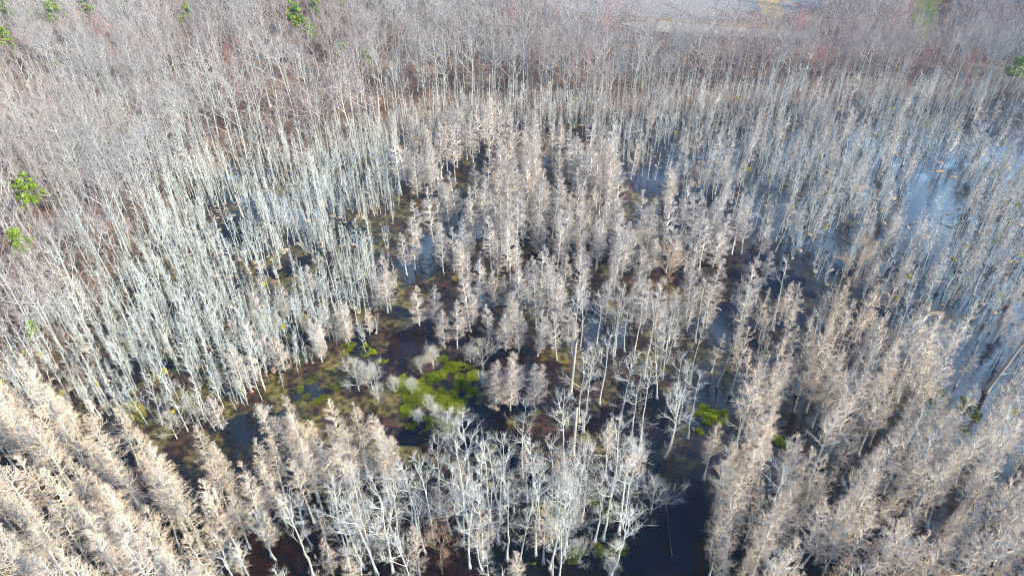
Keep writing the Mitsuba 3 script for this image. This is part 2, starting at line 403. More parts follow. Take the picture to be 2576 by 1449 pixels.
def mass_group(key, made, twig_mat):
    """The same tree as one light mesh, for stands too large to give every tree its own entry."""
    return group(key, tree=ply(join([made[0], made[1]]), twig_mat))


CY = [tree_group(f'g_cypress_{i}', cypress(100 + i, h, w, lo, 56, 8, 2, 1.75), 'm_cypress_bark', 'm_cypress_twig')
      for i, (h, w, lo) in enumerate([(16, 1.9, .30), (17.5, 2.1, .36), (15, 1.8, .22), (18, 2.3, .40), (14, 1.9, .18), (16.5, 2.0, .28)])]
CYS = [tree_group(f'g_young_cypress_{i}', cypress(130 + i, h, w, lo, 58, 8, 2, 1.9, flare=1.9), 'm_pale_bark', 'm_young_twig')
       for i, (h, w, lo) in enumerate([(11, 1.75, .10), (12.5, 1.85, .18), (9.5, 1.6, .06), (13, 1.9, .22), (8, 1.5, .05)])]
TU = [tree_group(f'g_tupelo_{i}', hardwood(200 + i, h, fk, nl, sp, (4, 4, 2), 1.7, flare=fl, crook=0.5, side=5, lim=(.20, .36), r=0.0098 * h), 'm_pale_bark', 'm_pale_twig')
      for i, (h, fk, nl, sp, fl) in enumerate([(17, .56, 8, 50, 1.9), (16, .48, 9, 56, 2.4), (18, .62, 7, 46, 1.7), (15, .42, 9, 60, 2.1), (17, .52, 10, 52, 1.8), (18, .66, 7, 40, 2.2), (16, .38, 10, 48, 1.6)])]
HW = [tree_group(f'g_hardwood_{i}', hardwood(300 + i, h, fk, nl, sp, (4, 5, 2), 2.1, crook=0.22, side=4, r=0.0105 * h), 'm_grey_bark', 'm_grey_twig')
      for i, (h, fk, nl, sp) in enumerate([(19, .34, 9, 46), (21, .40, 9, 52), (18, .28, 9, 42), (20, .44, 8, 56), (17, .32, 10, 48), (19, .38, 8, 40)])]
SL = [tree_group(f'g_slender_{i}', slender(400 + i, h, 24, 6, 1.9, r=0.0062 * h + 0.012, low=0.3), 'm_pole_bark', 'm_slender_twig') for i, h in enumerate([9, 10.5, 11.5, 12.5, 8, 13])]
RM = [tree_group(f'g_red_maple_{i}', hardwood(500 + i, h, .35, 8, 36, (5, 5, 3), 1.5, crook=0.15), 'm_grey_bark', 'm_red_twig') for i, h in enumerate([15, 17])]
BR = [tree_group('g_brown_tree', hardwood(520, 15, .35, 10, 52, (6, 5, 3), 1.3, crook=0.2, lim=(.32, .5), rise=0.1), 'm_brown_bark', 'm_tan_twig')]
SH = [tree_group(f'g_shrub_{i}', hardwood(600 + i, h, .12, 10, 46, (5, 4, 3), 1.0, r=0.06, crook=0.3, side=0, lim=(.5, .75)), 'm_pale_bark', 'm_pale_twig') for i, h in enumerate([3.6, 4.4, 3.0])]


def clump(seed, n, h, mat_t, mat_w, with_mound):
    rng = np.random.default_rng(seed)
    parts, tw = {}, []
    for k in range(n):
        a, d = rng.uniform(0, 6.28), 0.25 + 0.45 * rng.random()
        s, c = slender(seed * 10 + k, h * rng.uniform(0.6, 1.1), 12, 5, 1.9, low=0.25)
        off = [d * math.cos(a), d * math.sin(a), 0]
        lean = rng.uniform(0.02, 0.13)
        for m in (s, c):
            m[0][:, 0] += m[0][:, 2] * lean * math.cos(a)
            m[0][:, 1] += m[0][:, 2] * lean * math.sin(a)
        parts['stem' if k == 0 else f'stem_{k:03d}'] = ply(shift(s, off), mat_t, True)
        tw.append(shift(c, off))
    parts['crown'] = ply(join(tw), mat_w)
    if with_mound:
        parts['root_mound'] = ply(mound(seed, 0.75, 0.55), 'm_mound', True)
    return parts


CL = [group(f'g_clump_{i}', **clump(700 + i, n, h, 'm_pole_bark', 'm_slender_twig', True)) for i, (n, h) in enumerate([(4, 7.5), (5, 8.5), (3, 6.5), (5, 6.5), (4, 9.5)])]

# light trees for the masses
MCY = [mass_group(f'g_far_cypress_{i}', cypress(150 + i, h, w, lo, 44, 7, 1, 2.5), 'm_cypress_twig') for i, (h, w, lo) in enumerate([(14, 1.8, .2), (15.5, 2.0, .3), (12.5, 1.7, .15)])]
MYC = [mass_group(f'g_far_young_cypress_{i}', cypress(170 + i, h, w, lo, 44, 7, 1, 2.5), 'm_young_twig') for i, (h, w, lo) in enumerate([(11, 1.65, .14), (12.5, 1.75, .22), (9.5, 1.55, .10)])]
MHW = [mass_group(f'g_far_hardwood_{i}', hardwood(350 + i, h, fk, nl, sp, (4, 5, 2), 2.5, crook=0.22, side=3, r=0.0095 * h), 'm_grey_twig')
       for i, (h, fk, nl, sp) in enumerate([(19, .32, 9, 46), (20, .40, 9, 53), (17, .28, 9, 42), (18, .34, 9, 48)])]
MSL = [mass_group(f'g_far_slender_{i}', slender(450 + i, h, 16, 5, 2.3, low=0.32), 'm_slender_twig') for i, h in enumerate([9, 10.5, 11.5, 12.5, 8])]

# ------------------------------------------------------------------ where what grows
SWAMP = area((-250, 1700), (-200, 1040), (150, 950), (250, 770), (420, 560), (530, 425), (640, 385), (760, 425), (900, 395), (1000, 340), (1250, 290), (1500, 292),
             (1900, 262), (2250, 250), (2900, 240), (3100, 700), (3100, 1700), (1300, 2100))
FIELD = area((1330, -40), (1400, 30), (1560, 44), (1700, 50), (1905, 56), (1900, -40))
FIELD2 = area((1960, -40), (1965, 20), (2080, 20), (2120, -40))
STRIP = area((1560, 62), (1620, 84), (1830, 98), (2030, 104), (2030, 84), (1830, 74), (1640, 58))
LAWN = area((2300, -40), (2290, 40), (2300, 110), (2330, 120), (2352, 60), (2378, -40))
OPEN = shapely.union_all([FIELD, FIELD2, STRIP.buffer(1.0), LAWN, area((1890, -40), (1905, 60), (1990, 60), (1960, -40))])

UPLAND = area((-330, -25), (2900, -25), (2950, 262), (2250, 236), (1900, 250), (1500, 285), (1250, 282), (1000, 330), (900, 390), (760, 425), (640, 385), (530, 425), (420, 560), (250, 770),
              (150, 950), (-300, 1040)).difference(OPEN.buffer(2.5))
POLES_LEFT = area((530, 425), (640, 385), (760, 425), (900, 395), (1000, 340), (1010, 480), (1000, 560), (950, 650), (960, 760), (880, 850), (760, 930), (640, 1030), (570, 1085), (440, 1090), (330, 1060), (200, 1060), (-200, 1080), (-260, 1000), (40, 930), (130, 800), (250, 700), (420, 540))
POLES_RIGHT = area((1000, 340), (1250, 290), (1500, 292), (1900, 262), (2250, 250), (2900, 240), (3000, 900), (2720, 1080), (2576, 1000), (2480, 870), (2250, 830), (2080, 730), (1950, 640), (1800, 560),
                   (1600, 440), (1450, 370), (1250, 345), (1050, 400))
CYP_CENTRE = area((1000, 480), (1050, 400), (1250, 345), (1450, 370), (1600, 450), (1720, 560), (1950, 650), (1900, 790), (1760, 860), (1500, 700), (1300, 660), (1130, 600), (1020, 600))
CYP_MID = area((1020, 600), (1130, 600), (1300, 660), (1500, 700), (1720, 820), (1680, 860), (1480, 850), (1430, 900), (1320, 880), (1190, 860), (1140, 700), (1000, 700))
CYP_SW = area((-200, 1100), (120, 1100), (270, 1130), (400, 1190), (450, 1260), (500, 1330), (570, 1449), (600, 1850), (-200, 1850))
CYP_SE = area((1770, 880), (1950, 800), (2130, 830), (2260, 890), (2400, 960), (2650, 1080), (2780, 1850), (1720, 1850), (1740, 1450), (1760, 1330), (1745, 1200), (1740, 1040))
CYP_S = area((690, 1130), (820, 1150), (1000, 1180), (1060, 1230), (1000, 1300), (860, 1330), (700, 1330), (600, 1400), (560, 1350), (660, 1250))
CYP_S2 = area((545, 1180), (600, 1200), (640, 1300), (560, 1340), (520, 1280))
CYP_MIDSOUTH = area((1250, 985), (1370, 985), (1400, 1030), (1290, 1060), (1240, 1030))
SOUTH = area((560, 1400), (800, 1340), (1030, 1290), (1200, 1240), (1480, 1140), (1620, 1130), (1600, 1240), (1440, 1400), (1380, 1700), (560, 1800))
HOLES = [area((2290, 470), (2400, 420), (2440, 500), (2390, 600), (2240, 610)), area((2240, 800), (2420, 790), (2440, 890), (2290, 870)), area((1830, 470), (1980, 500), (1950, 545), (1850, 530)),
         area((2060, 600), (2150, 560), (2160, 640), (2060, 720)), area((1545, 455), (1640, 470), (1690, 590), (1560, 590)), area((1745, 1010), (1830, 1000), (1830, 1080), (1750, 1120)),
         area((1930, 1060), (2010, 1040), (2000, 1110), (1940, 1130)), area((2310, 960), (2480, 980), (2420, 1080), (2330, 1060)), area((850, 545), (1000, 560), (960, 640), (840, 640)),
         area((700, 640), (830, 640), (830, 740), (720, 760)), area((560, 390), (680, 400), (690, 450), (560, 470)), area((520, 520), (620, 520), (600, 580), (530, 570))]
HOLES = shapely.union_all(HOLES)


def scatter(seed, poly, gap, thin=0.0, scale=9.0, holes=None, keep=1.0):
    """Points about GAP metres apart in a polygon; THIN > 0 leaves ragged glades."""
    rng = np.random.default_rng(seed)
    x0, y0, x1, y1 = poly.bounds
    gx, gy = np.meshgrid(np.arange(x0, x1, gap), np.arange(y0, y1, gap * 0.87))
    gx = gx + (np.arange(gx.shape[0]) % 2)[:, None] * gap / 2
    p = np.stack([gx.ravel(), gy.ravel()], 1) + rng.uniform(-0.42, 0.42, (gx.size, 2)) * gap
    ok = shapely.contains_xy(poly, p[:, 0], p[:, 1]) & (rng.random(len(p)) < keep)
    if thin:
        ok &= meshkit.fbm(np.c_[p / scale, np.full(len(p), seed)], 3, seed) > thin
    if holes is not None:
        ok &= ~(shapely.contains_xy(holes, p[:, 0], p[:, 1]) & (rng.random(len(p)) < 0.985))
    return p[ok]


# ------------------------------------------------------------------ ground and water
def ground_height(x, y):
    p = shapely.points(x, y)
    d = shapely.distance(SWAMP, p) - shapely.distance(SWAMP.exterior, p) * shapely.contains_xy(SWAMP, x, y)
    d = d + 5.0 * (meshkit.fbm(np.stack([x / 9, y / 9, x * 0], -1), 3, 5) - 0.5)
    return np.clip(d * 0.06, -0.5, 0.55) + 0.22 * (meshkit.fbm(np.stack([x / 4, y / 4, x * 0 + 3], -1), 3, 6) - 0.5)


xs = np.concatenate([[-4000, -1500, -600, -400], np.arange(-300, 300.1, 2.5), [400, 600, 1500, 4000]])
ys = np.concatenate([[-4000, -1000, -200], np.arange(-40, 360.1, 2.5), [420, 600, 1500, 5000]])
GX, GY = np.meshgrid(xs, ys)
GZ = ground_height(GX.ravel(), GY.ravel())
nx, ny = len(xs), len(ys)
I = (np.arange(ny - 1)[:, None] * nx + np.arange(nx - 1)).ravel()
gm = trimesh.Trimesh(np.c_[GX.ravel(), GY.ravel(), GZ], np.vstack([np.c_[I, I + 1, I + nx + 1], np.c_[I, I + nx + 1, I + nx]]), process=False)
scene['ground'] = mikit.ply(gm, 'm_ground', smooth=True)
labels['ground'] = {'label': 'low ground under brown leaf litter round the flooded swamp', 'kind': 'structure'}


def z_at(x, y):
    return float(np.maximum(ground_height(np.array([x]), np.array([y]))[0], 0.0))


def sheet(name, poly, z, mat, label, jag=0.0, seed=1):
    if jag:
        b = poly.segmentize(1.5)
        c = np.array(b.exterior.coords)
        c = c + jag * 2 * (np.stack([meshkit.fbm(np.c_[c / 4, c[:, :1] * 0 + k], 3, seed + k) for k in (0, 5)], 1) - 0.5)
        poly = Polygon(c).buffer(0)
    v, f = trimesh.creation.triangulate_polygon(poly, engine='earcut')
    m = trimesh.Trimesh(np.c_[v, np.full(len(v), z)], f, process=False)
    if m.face_normals[:, 2].mean() < 0:
        m.invert()
    scene[name] = mikit.ply(m, mat)
    labels[name] = {'label': label, 'kind': 'structure'}


sheet('water', SWAMP.buffer(25), 0.0, 'm_water', 'dark swamp water with brown leaf mats and pale sky reflections')
sheet('bare_field', shapely.union_all([FIELD, FIELD2, area((1330, -40), (1400, 30), (1905, 56), (2080, 20), (2120, -40))]).buffer(0.1), 0.72, 'm_field', 'pale bare farm field with reddish stubble rows beyond the trees', 1.0)
sheet('sandy_strip', STRIP, 0.76, 'm_sand', 'pale sandy strip along the near edge of the field', 1.2, 3)
sheet('field_margin', area((1400, 34), (1560, 46), (1905, 58), (1990, 62), (2080, 22), (2100, 40), (2000, 84), (1830, 76), (1640, 60), (1420, 48)), 0.74, 'm_berm', 'tan dry grass margin between field and sandy strip', 1.0, 7)
sheet('dirt_track', area((1895, -40), (1905, 10), (1915, 40), (1930, 60), (1965, 60), (1975, 30), (1958, 10), (1945, -40)), 0.78, 'm_track', 'tan dirt track running out across the field', 0.8, 9)
sheet('lawn', LAWN, 0.72, 'm_lawn', 'narrow strip of yellowish green grass between bare trees', 1.5, 4)
sheet('dark_band', area((2430, -45), (2430, -4), (2576, 18), (2800, 40), (2800, -45)), 0.72, 'm_dark_band', 'flat dark bluish band at the far right edge')  # flat dark bluish band along the top right

# ------------------------------------------------------------------ planting
PINES = [(65, 478, 2.9, 'bright green pine with broad crown on the left edge'), (46, 608, 2.1, 'yellowish green pine below the broad pine on the left edge'), (325, 340, 0.9, 'small lime green pine inside the grey wood'),
         (745, 36, 3.6, 'large green pine left of top centre'), (778, 74, 2.2, 'green pine just below the large pine at the top'), (860, 124, 1.4, 'small green pine left of its twin in the upper wood'),
         (922, 142, 1.6, 'small green pine right of its twin in the upper wood'), (132, 28, 3.3, 'wide green pine near the top left corner'), (12, 20, 3.0, 'pale green pine at the very top left corner'),
         (78, 30, 1.6, 'small green pine between two wider ones at top left'), (212, 8, 3.2, 'dark green pine on the top edge at left'), (300, 2, 1.8, 'green pine top just showing at the top edge'),
         (36, 132, 1.6, 'small dark green pine left of the grey crowns'), (8, 96, 2.4, 'green pine cut by the left edge near the top'), (468, 30, 1.5, 'olive brown evergreen among grey crowns near the top'),
         (455, 52, 1.2, 'small dark evergreen under the olive brown one'), (790, 8, 2.8, 'green pine on the top edge above the large pine'), (862, 18, 1.3, 'small green pine on the top edge right of the large pine'),
         (145, 165, 0.9, 'tiny yellowish pine in the upper left wood'), (80, 826, 0.9, 'tiny lime green evergreen in the lower left thicket'), (2560, 165, 2.4, 'dark green evergreen by the right edge near the top')]
MAPLES = [(268, 96, 1.0, 'reddish-budded maple among grey crowns at upper left'), (1532, 38, 1.0, 'red-budded maple in front of the pale field'), (1524, 92, 1.0, 'reddish maple just below the field edge'),
                     (2012, 70, 1.1, 'rounded red-budded maple right of the sandy strip'), (2297, 28, 0.9, 'reddish maple beside the green grass strip'), (2270, 52, 0.8, 'low reddish maple left of the grass strip'),
                     (1292, 50, 1.0, 'faint reddish maple top left of the field'), (1475, 150, 0.9, 'faint pink maple in the brown wood'), (580, 145, 0.9, 'pinkish maple in the upper left wood'), (10, 305, 0.9, 'reddish maple cut by the left edge'),
                     (2060, 150, 0.9, 'pink-brown maple under the red-budded one'), (2330, 150, 0.8, 'reddish maple below the grass strip'), (2440, 165, 0.8, 'dull red maple at upper right')]
BROWNS = [(2121, 752, 1.1, 'lone brown tree with dark trunk in front of the blue pools'), (1672, 752, 0.9, 'tan-crowned tree with dark limbs left of the blue channel'), (1112, 1440, 0.75, 'bushy orange-tan tree at bottom centre'),
                     (1745, 500, 0.7, 'brown-crowned tree behind the centre stand'), (1365, 430, 0.6, 'brown tree in the pinkish centre stand')]
GAPS = shapely.union_all([area((1735, 1000), (1842, 995), (1845, 1190), (1735, 1200)), area((1935, 1050), (2020, 1040), (2020, 1200), (1935, 1210)), area((2330, 980), (2430, 990), (2430, 1120), (2330, 1110))])
CLEAR = area((930, 880), (1230, 880), (1240, 1250), (1080, 1260), (1000, 1190), (940, 1120))
ROOM = [(*at(x, y, 12.5), 1.3 * w) for x, y, w, _ in PINES] + [(*at(x, y, 11 * k), 2.6 * k) for x, y, k, _ in MAPLES] + [(*at(x, y), 3.2 * k) for x, y, k, _ in BROWNS]
rng = np.random.default_rng(7)
wanted = []                  # (kind, zone, x, y, height factor)


def plant(kind, zone, pts, s0=0.85, s1=1.15):
    for x, y in pts:
        if any(abs(x - a * (1 - 0.5 * (b - y) / max(b, 1))) < r and -r < b - y < r + 5.0 for a, b, r in ROOM):
            continue
        if kind != 'hardwood' and zone != 'pool' and (CLEAR.contains(Point(x, y)) or GAPS.contains(Point(x, y))):
            continue
        wanted.append((kind, zone, float(x), float(y), rng.uniform(s0, s1)))


GAP_TOP = shapely.union_all([area((1330, 40), (1560, 84), (2060, 104), (2060, 172), (1760, 165), (1540, 140), (1330, 80)), area((2285, 90), (2385, 90), (2390, 185), (2300, 185))])
BROWN = area((480, 150), (1250, 170), (1300, 260), (1000, 330), (760, 420), (520, 400))
plant('hardwood', 'upland', scatter(1, UPLAND.difference(GAP_TOP).difference(BROWN), 5.2, 0.30, 14.0), 0.7, 1.15)
plant('hardwood', 'upland', scatter(31, BROWN, 7.5, 0.30, 14.0))
plant('hardwood', 'upland', scatter(32, GAP_TOP, 5.2, 0.30, 14.0), 0.45, 0.85)
left_strip = UPLAND.intersection(area((-330, 330), (300, 330), (560, 430), (250, 800), (-300, 1040)))
plant('slender', 'litter', scatter(2, UPLAND.difference(GAP_TOP), 6.5, 0.46, 12.0), 0.7, 1.05)
plant('slender', 'edge', scatter(33, left_strip, 3.3, 0.42, 8.0), 0.8, 1.25)
plant('slender', 'edge', scatter(34, SWAMP.exterior.buffer(9).intersection(area((380, 700), (420, 480), (640, 340), (1000, 250), (1500, 230), (2700, 180), (2700, 330), (1500, 350), (1000, 420), (600, 560))), 2.6, 0.36, 6.0), 0.6, 1.0)
plant('slender', 'poles_left', scatter(3, POLES_LEFT, 2.6, 0.42, 9.0, HOLES), 0.6, 1.15)
plant('slender', 'poles_left', scatter(35, POLES_LEFT, 2.4, 0.52, 3.0, HOLES), 0.5, 0.9)
plant('clump', 'poles_left', scatter(4, POLES_LEFT, 3.7, 0.44, 5.0, HOLES), 0.5, 1.1)
plant('clump', 'poles_left', scatter(63, area((800, 480), (1010, 480), (1000, 700), (960, 860), (760, 930), (640, 900), (700, 600)), 4.2, 0.40, 4.0), 0.4, 0.85)
plant('slender', 'poles_right', scatter(5, POLES_RIGHT, 3.0, 0.42, 10.0, HOLES), 0.5, 0.95)
plant('clump', 'poles_right', scatter(6, POLES_RIGHT, 5.5, 0.42, 10.0, HOLES), 0.6, 1.0)
plant('tupelo', 'poles_right', scatter(7, POLES_RIGHT, 4.7, 0.42, 9.0, HOLES), 0.45, 0.72)
plant('young_cypress', 'poles_right', scatter(8, POLES_RIGHT, 6.5, 0.45, 9.0, HOLES), 0.7, 1.05)
plant('young_cypress', 'pond', scatter(61, area((590, 850), (760, 780), (960, 820), (1000, 900), (860, 880), (700, 960), (600, 1000)), 5.5, 0.42, 5.0), 0.5, 0.9)
plant('slender', 'pond', scatter(62, area((560, 950), (760, 780), (1000, 700), (1000, 900), (860, 880), (700, 990), (600, 1050)), 3.6, 0.45, 4.0), 0.4, 0.75)
plant('young_cypress', 'centre', scatter(9, CYP_CENTRE, 3.5, 0.38, 10.0, HOLES), 0.9, 1.25)
plant('young_cypress', 'mid', scatter(10, CYP_MID, 4.0, 0.46, 6.0), 0.7, 1.15)
plant('cypress', 'southwest', scatter(11, CYP_SW, 3.3, 0.33, 9.0), 0.7, 1.15)
plant('cypress', 'southeast', scatter(12, CYP_SE, 3.4, 0.36, 9.0, HOLES), 0.6, 1.1)
plant('tupelo', 'southeast', scatter(13, CYP_SE, 7.0, 0.40, 9.0, HOLES), 0.75, 1.0)
plant('cypress', 'south', scatter(14, CYP_S, 2.7), 0.7, 0.95)
plant('cypress', 'south', scatter(15, CYP_S2, 2.6), 0.6, 0.85)
plant('young_cypress', 'midsouth', scatter(16, CYP_MIDSOUTH, 2.4), 0.9, 1.15)
plant('tupelo', 'south', scatter(17, SOUTH, 5.7, 0.40, 8.0), 0.7, 1.05)
plant('cypress', 'south', scatter(18, SOUTH, 6.0, 0.40, 8.0), 0.55, 0.85)
SOLO = [(545, 1150), (580, 1150), (690, 1160), (310, 1325), (270, 1440), (215, 1285), (180, 1395), (60, 1400), (450, 1265), (410, 1160), (390, 1420), (945, 1010), (915, 1200), (1000, 825), (1030, 1215),
        (1140, 1130), (1110, 1245), (1185, 1205), (970, 1385), (1250, 1325), (1370, 720), (1405, 1035), (1435, 940), (1465, 1290), (1570, 1395), (1555, 1260), (1650, 1235), (1680, 1290), (1670, 735),
        (1750, 1090), (1805, 1035), (1910, 1190), (1970, 1170), (2090, 1130), (2110, 1090), (2030, 1440), (1825, 365), (2090, 320), (2190, 385), (1795, 290), (1065, 1330), (740, 980), (1235, 960),
        (1940, 150), (1700, 1230), (370, 900), (2440, 560), (2260, 430)]
plant('tupelo', 'pool', [q1(*p) for p in SOLO], 0.95, 1.2)
plant('tupelo', 'pool', [q2(*p) for p in [(1925, 1150), (2050, 1245), (2060, 1235), (2135, 1205), (2210, 1200), (1745, 1230), (1800, 1180), (2400, 1360), (2290, 1290)]], 0.8, 1.0)
plant('young_cypress', 'pond', [q2(*p) for p in [(920, 700), (555, 590), (850, 610), (375, 900), (590, 1010), (40, 1140), (270, 1200), (460, 1260), (875, 1180), (780, 1180), (340, 1230), (400, 1250), (1110, 1130),
                                                 (1250, 600), (1130, 590), (1550, 960), (1625, 1265), (1480, 1240), (1340, 1210), (1240, 1200), (1290, 1090), (770, 620), (350, 910), (300, 880), (690, 980)]], 0.75, 1.05)
plant('young_cypress', 'pond', [at(*p) for p in [(655, 830), (880, 860), (810, 910), (960, 930), (910, 960), (560, 1080), (790, 760)]], 0.6, 0.95)
plant('tupelo', 'belt', scatter(19, area((1640, 800), (1760, 800), (1760, 1180), (1640, 1180)), 5.0, 0.3), 0.7, 0.95)

VARIETY = {'hardwood': ['spreading', 'broad-crowned', 'low-forked', 'wide-limbed', 'round-crowned', 'upswept'], 'slender': ['short', 'thin', 'straight', 'tall', 'stunted', 'lanky'],
           'cypress': ['full-branched', 'long-stemmed', 'bushy', 'broad', 'low-branched', 'dense'], 'young_cypress': ['slim', 'upright', 'low-skirted', 'tallish', 'squat'],
           'tupelo': ['high-crowned', 'bushy-crowned', 'bare-stemmed', 'low-branched', 'many-limbed', 'narrow-topped', 'shaggy'], 'clump': ['four-stemmed', 'five-stemmed', 'three-stemmed', 'leaning five-stemmed', 'tall four-stemmed']}


def where_in_photo(x, y):
    d = depth_of(x, y, 6)
    u, v = FPX * x / d / 2576, FPX * (y * math.sin(PITCH) - (EYE - 6) * math.cos(PITCH)) / d / 1449
    return ('far left', 'left', 'middle', 'right', 'far right')[int(min(4, max(0, (u + 0.5) * 5)))] + ', ' + ('top', 'upper', 'midway', 'lower', 'bottom')[int(min(4, max(0, (0.5 - v) * 5)))]


ZONES = {
    'upland': 'in the brown-floored wood', 'litter': 'under taller wood trees', 'edge': 'along the wood edge', 'poles_left': 'in the flooded left thicket', 'poles_right': 'among the blue pools',
    'centre': 'in the stand behind the pond', 'mid': 'in dark water lanes', 'southwest': 'in the lower left stand', 'southeast': 'in the lower right stand', 'south': 'in the mixed bottom stand',
    'midsouth': 'in the clump beside the pond', 'pool': 'in the black pools', 'pond': 'in brown shallows', 'belt': 'along the dark channel'}
KINDS = {'hardwood': ('bare_hardwood', 'grey bare tree', 'bare tree', HW, MHW, 'hardwood_forest', 'mass of bare grey hardwood trees behind the nearer ones'),
         'slender': ('slender_tree', 'pale pole-like tree', 'bare tree', SL, MSL, 'sapling_thicket', 'mass of thin pale bare saplings behind the nearer ones'),
         'cypress': ('bald_cypress', 'leafless bald cypress', 'cypress', CY, MCY, 'cypress_stand', 'mass of pale leafless cypresses between the nearer ones'),
         'young_cypress': ('young_cypress', 'small conical cypress', 'cypress', CYS, MYC, 'young_cypress_stand', 'mass of small pinkish leafless cypresses farther back'),
         'tupelo': ('tupelo_tree', 'white bare swamp tree', 'bare tree', TU, MHW, 'swamp_hardwoods', 'mass of white bare swamp trees farther back'),
         'clump': ('multistem_tree', 'pale tree', 'bare tree', CL, MSL, 'stem_clumps', 'mass of thin stem clumps farther back')}
tops = []
for kind, (name, look, cat, near, far, mass, mass_label) in KINDS.items():
    all_ = sorted([w for w in wanted if w[0] == kind], key=lambda w: depth_of(w[2], w[3]))

    def on_screen(w):
        d = depth_of(w[2], w[3], 8)
        return abs(w[2]) < 0.74 * d and (w[3] * math.sin(PITCH) - (EYE - 13) * math.cos(PITCH)) / d > -0.41
    seen = [w for w in all_ if on_screen(w)]
    first = {id(w) for w in seen[:300]}
    count = 0
    for w in all_:
        _, zone, x, y, s = w
        z = z_at(x, y) if zone in ('upland', 'litter') else 0.0
        tilt = (abs(rng.normal()) * 3.4, rng.uniform(0, 6.28))
        sc = (s * rng.uniform(0.9, 1.12), s * rng.uniform(0.9, 1.12), s)
        turn = rng.uniform(0, 360)
        if id(w) in first:
            n = rng.integers(len(near))
            g, spot = near[n], where_in_photo(x, y)
            tag = f'{VARIETY[kind][n]} {look} {ZONES[zone]}, {spot}'
            thing(name, g, tag, cat, f'{VARIETY[kind][n]} {look}s {ZONES[zone]} ({spot})'.replace('cypresss', 'cypresses'), x=x, y=y, z=z, turn=turn, tilt=tilt, s=sc)
            if kind in ('slender', 'tupelo', 'clump', 'young_cypress') and zone not in ('litter',):
                tops.append((x, y, s, kind, zone))
        else:
            count += 1
            s2 = (sc[0] * 0.7, sc[1] * 0.7, sc[2] * 0.72) if kind == 'tupelo' else (sc[0], sc[1], sc[2] * 0.8) if kind == 'clump' else sc
            place(f'{mass}__{count:04d}', far[rng.integers(len(far))], x, y, z, turn, tilt, s2)
            if kind == 'slender' and zone == 'poles_right':
                tops.append((x, y, s, kind, zone))
    if count:
        labels[mass] = {'label': mass_label, 'kind': 'stuff'}


# ------------------------------------------------------------------ undergrowth of the wood
UG = [mass_group(f'g_brush_{i}', hardwood(650 + i, h, .1, 9, 50, (4, 3, 0), 2.4, r=0.03, crook=0.3, side=0, lim=(.5, .8)), 'm_brush') for i, h in enumerate([2.2, 3.0, 1.6])]
under = np.vstack([scatter(41, UPLAND, 3.0, 0.42, 8.0), scatter(42, SWAMP.exterior.buffer(6).intersection(UPLAND.buffer(20)), 2.2, 0.40, 5.0)])
under = under[(under[:, 1] > -30) & (np.abs(under[:, 0]) < 0.78 * depth_of(under[:, 0], under[:, 1]))]
for k, (x, y) in enumerate(under):
    place(f'undergrowth__{k + 1:04d}', UG[rng.integers(3)], x, y, z_at(x, y), rng.uniform(0, 360), (0, 0), np.full(3, rng.uniform(0.6, 1.2)))
labels['undergrowth'] = {'label': 'low brown leafless brush on the floor of the wood', 'kind': 'stuff'}

# ------------------------------------------------------------------ evergreens, reddish maples, brown trees, shrubs
PN = []
for i, (h, w, n) in enumerate([(17, 2.9, 34), (15, 2.2, 26), (11, 1.3, 16)]):
    a, b, c = pine(800 + i, h, w, n, 70)
    PN.append((group(f'g_pine_{i}', trunk=ply(a, 'm_brown_bark', True), limbs=ply(b, 'm_brown_bark'), crown=ply(c, 'm_needles')), h, w))


def under_crown(x, y, z):
    return at(x, y, z)


for x, y, w, lab in PINES:
    g, h, gw = PN[0] if w > 2.5 else PN[1] if w > 1.5 else PN[2]
    s = min(1.25, max(0.75, w / gw))
    px, py = at(x, y, 0.84 * h * s)
    thing('pine_tree', g, lab, 'pine', 'green pines in the bare wood', x=px, y=py, z=z_at(px, py), turn=rng.uniform(0, 360), s=(w / gw, w / gw, s))

for x, y, s, lab in MAPLES:
    px, py = at(x, y, 11 * s)
    thing('red_maple', RM[rng.integers(2)], lab, 'maple', 'reddish maples', x=px, y=py, z=z_at(px, py), turn=rng.uniform(0, 360), s=(s, s, s))

for x, y, s, lab in BROWNS:
    px, py = at(x, y)
    thing('brown_tree', BR[0], lab, 'bare tree', None, x=px, y=py, turn=rng.uniform(0, 360), s=(s, s, s))


def q4(x, y): return at((900 + x / 2.408) / 1.1646, (950 + y / 2.408) / 1.1646)
def q0(x, y): return at(x / 2.574 / 1.1646, (1124 + y / 2.574) / 1.1646)


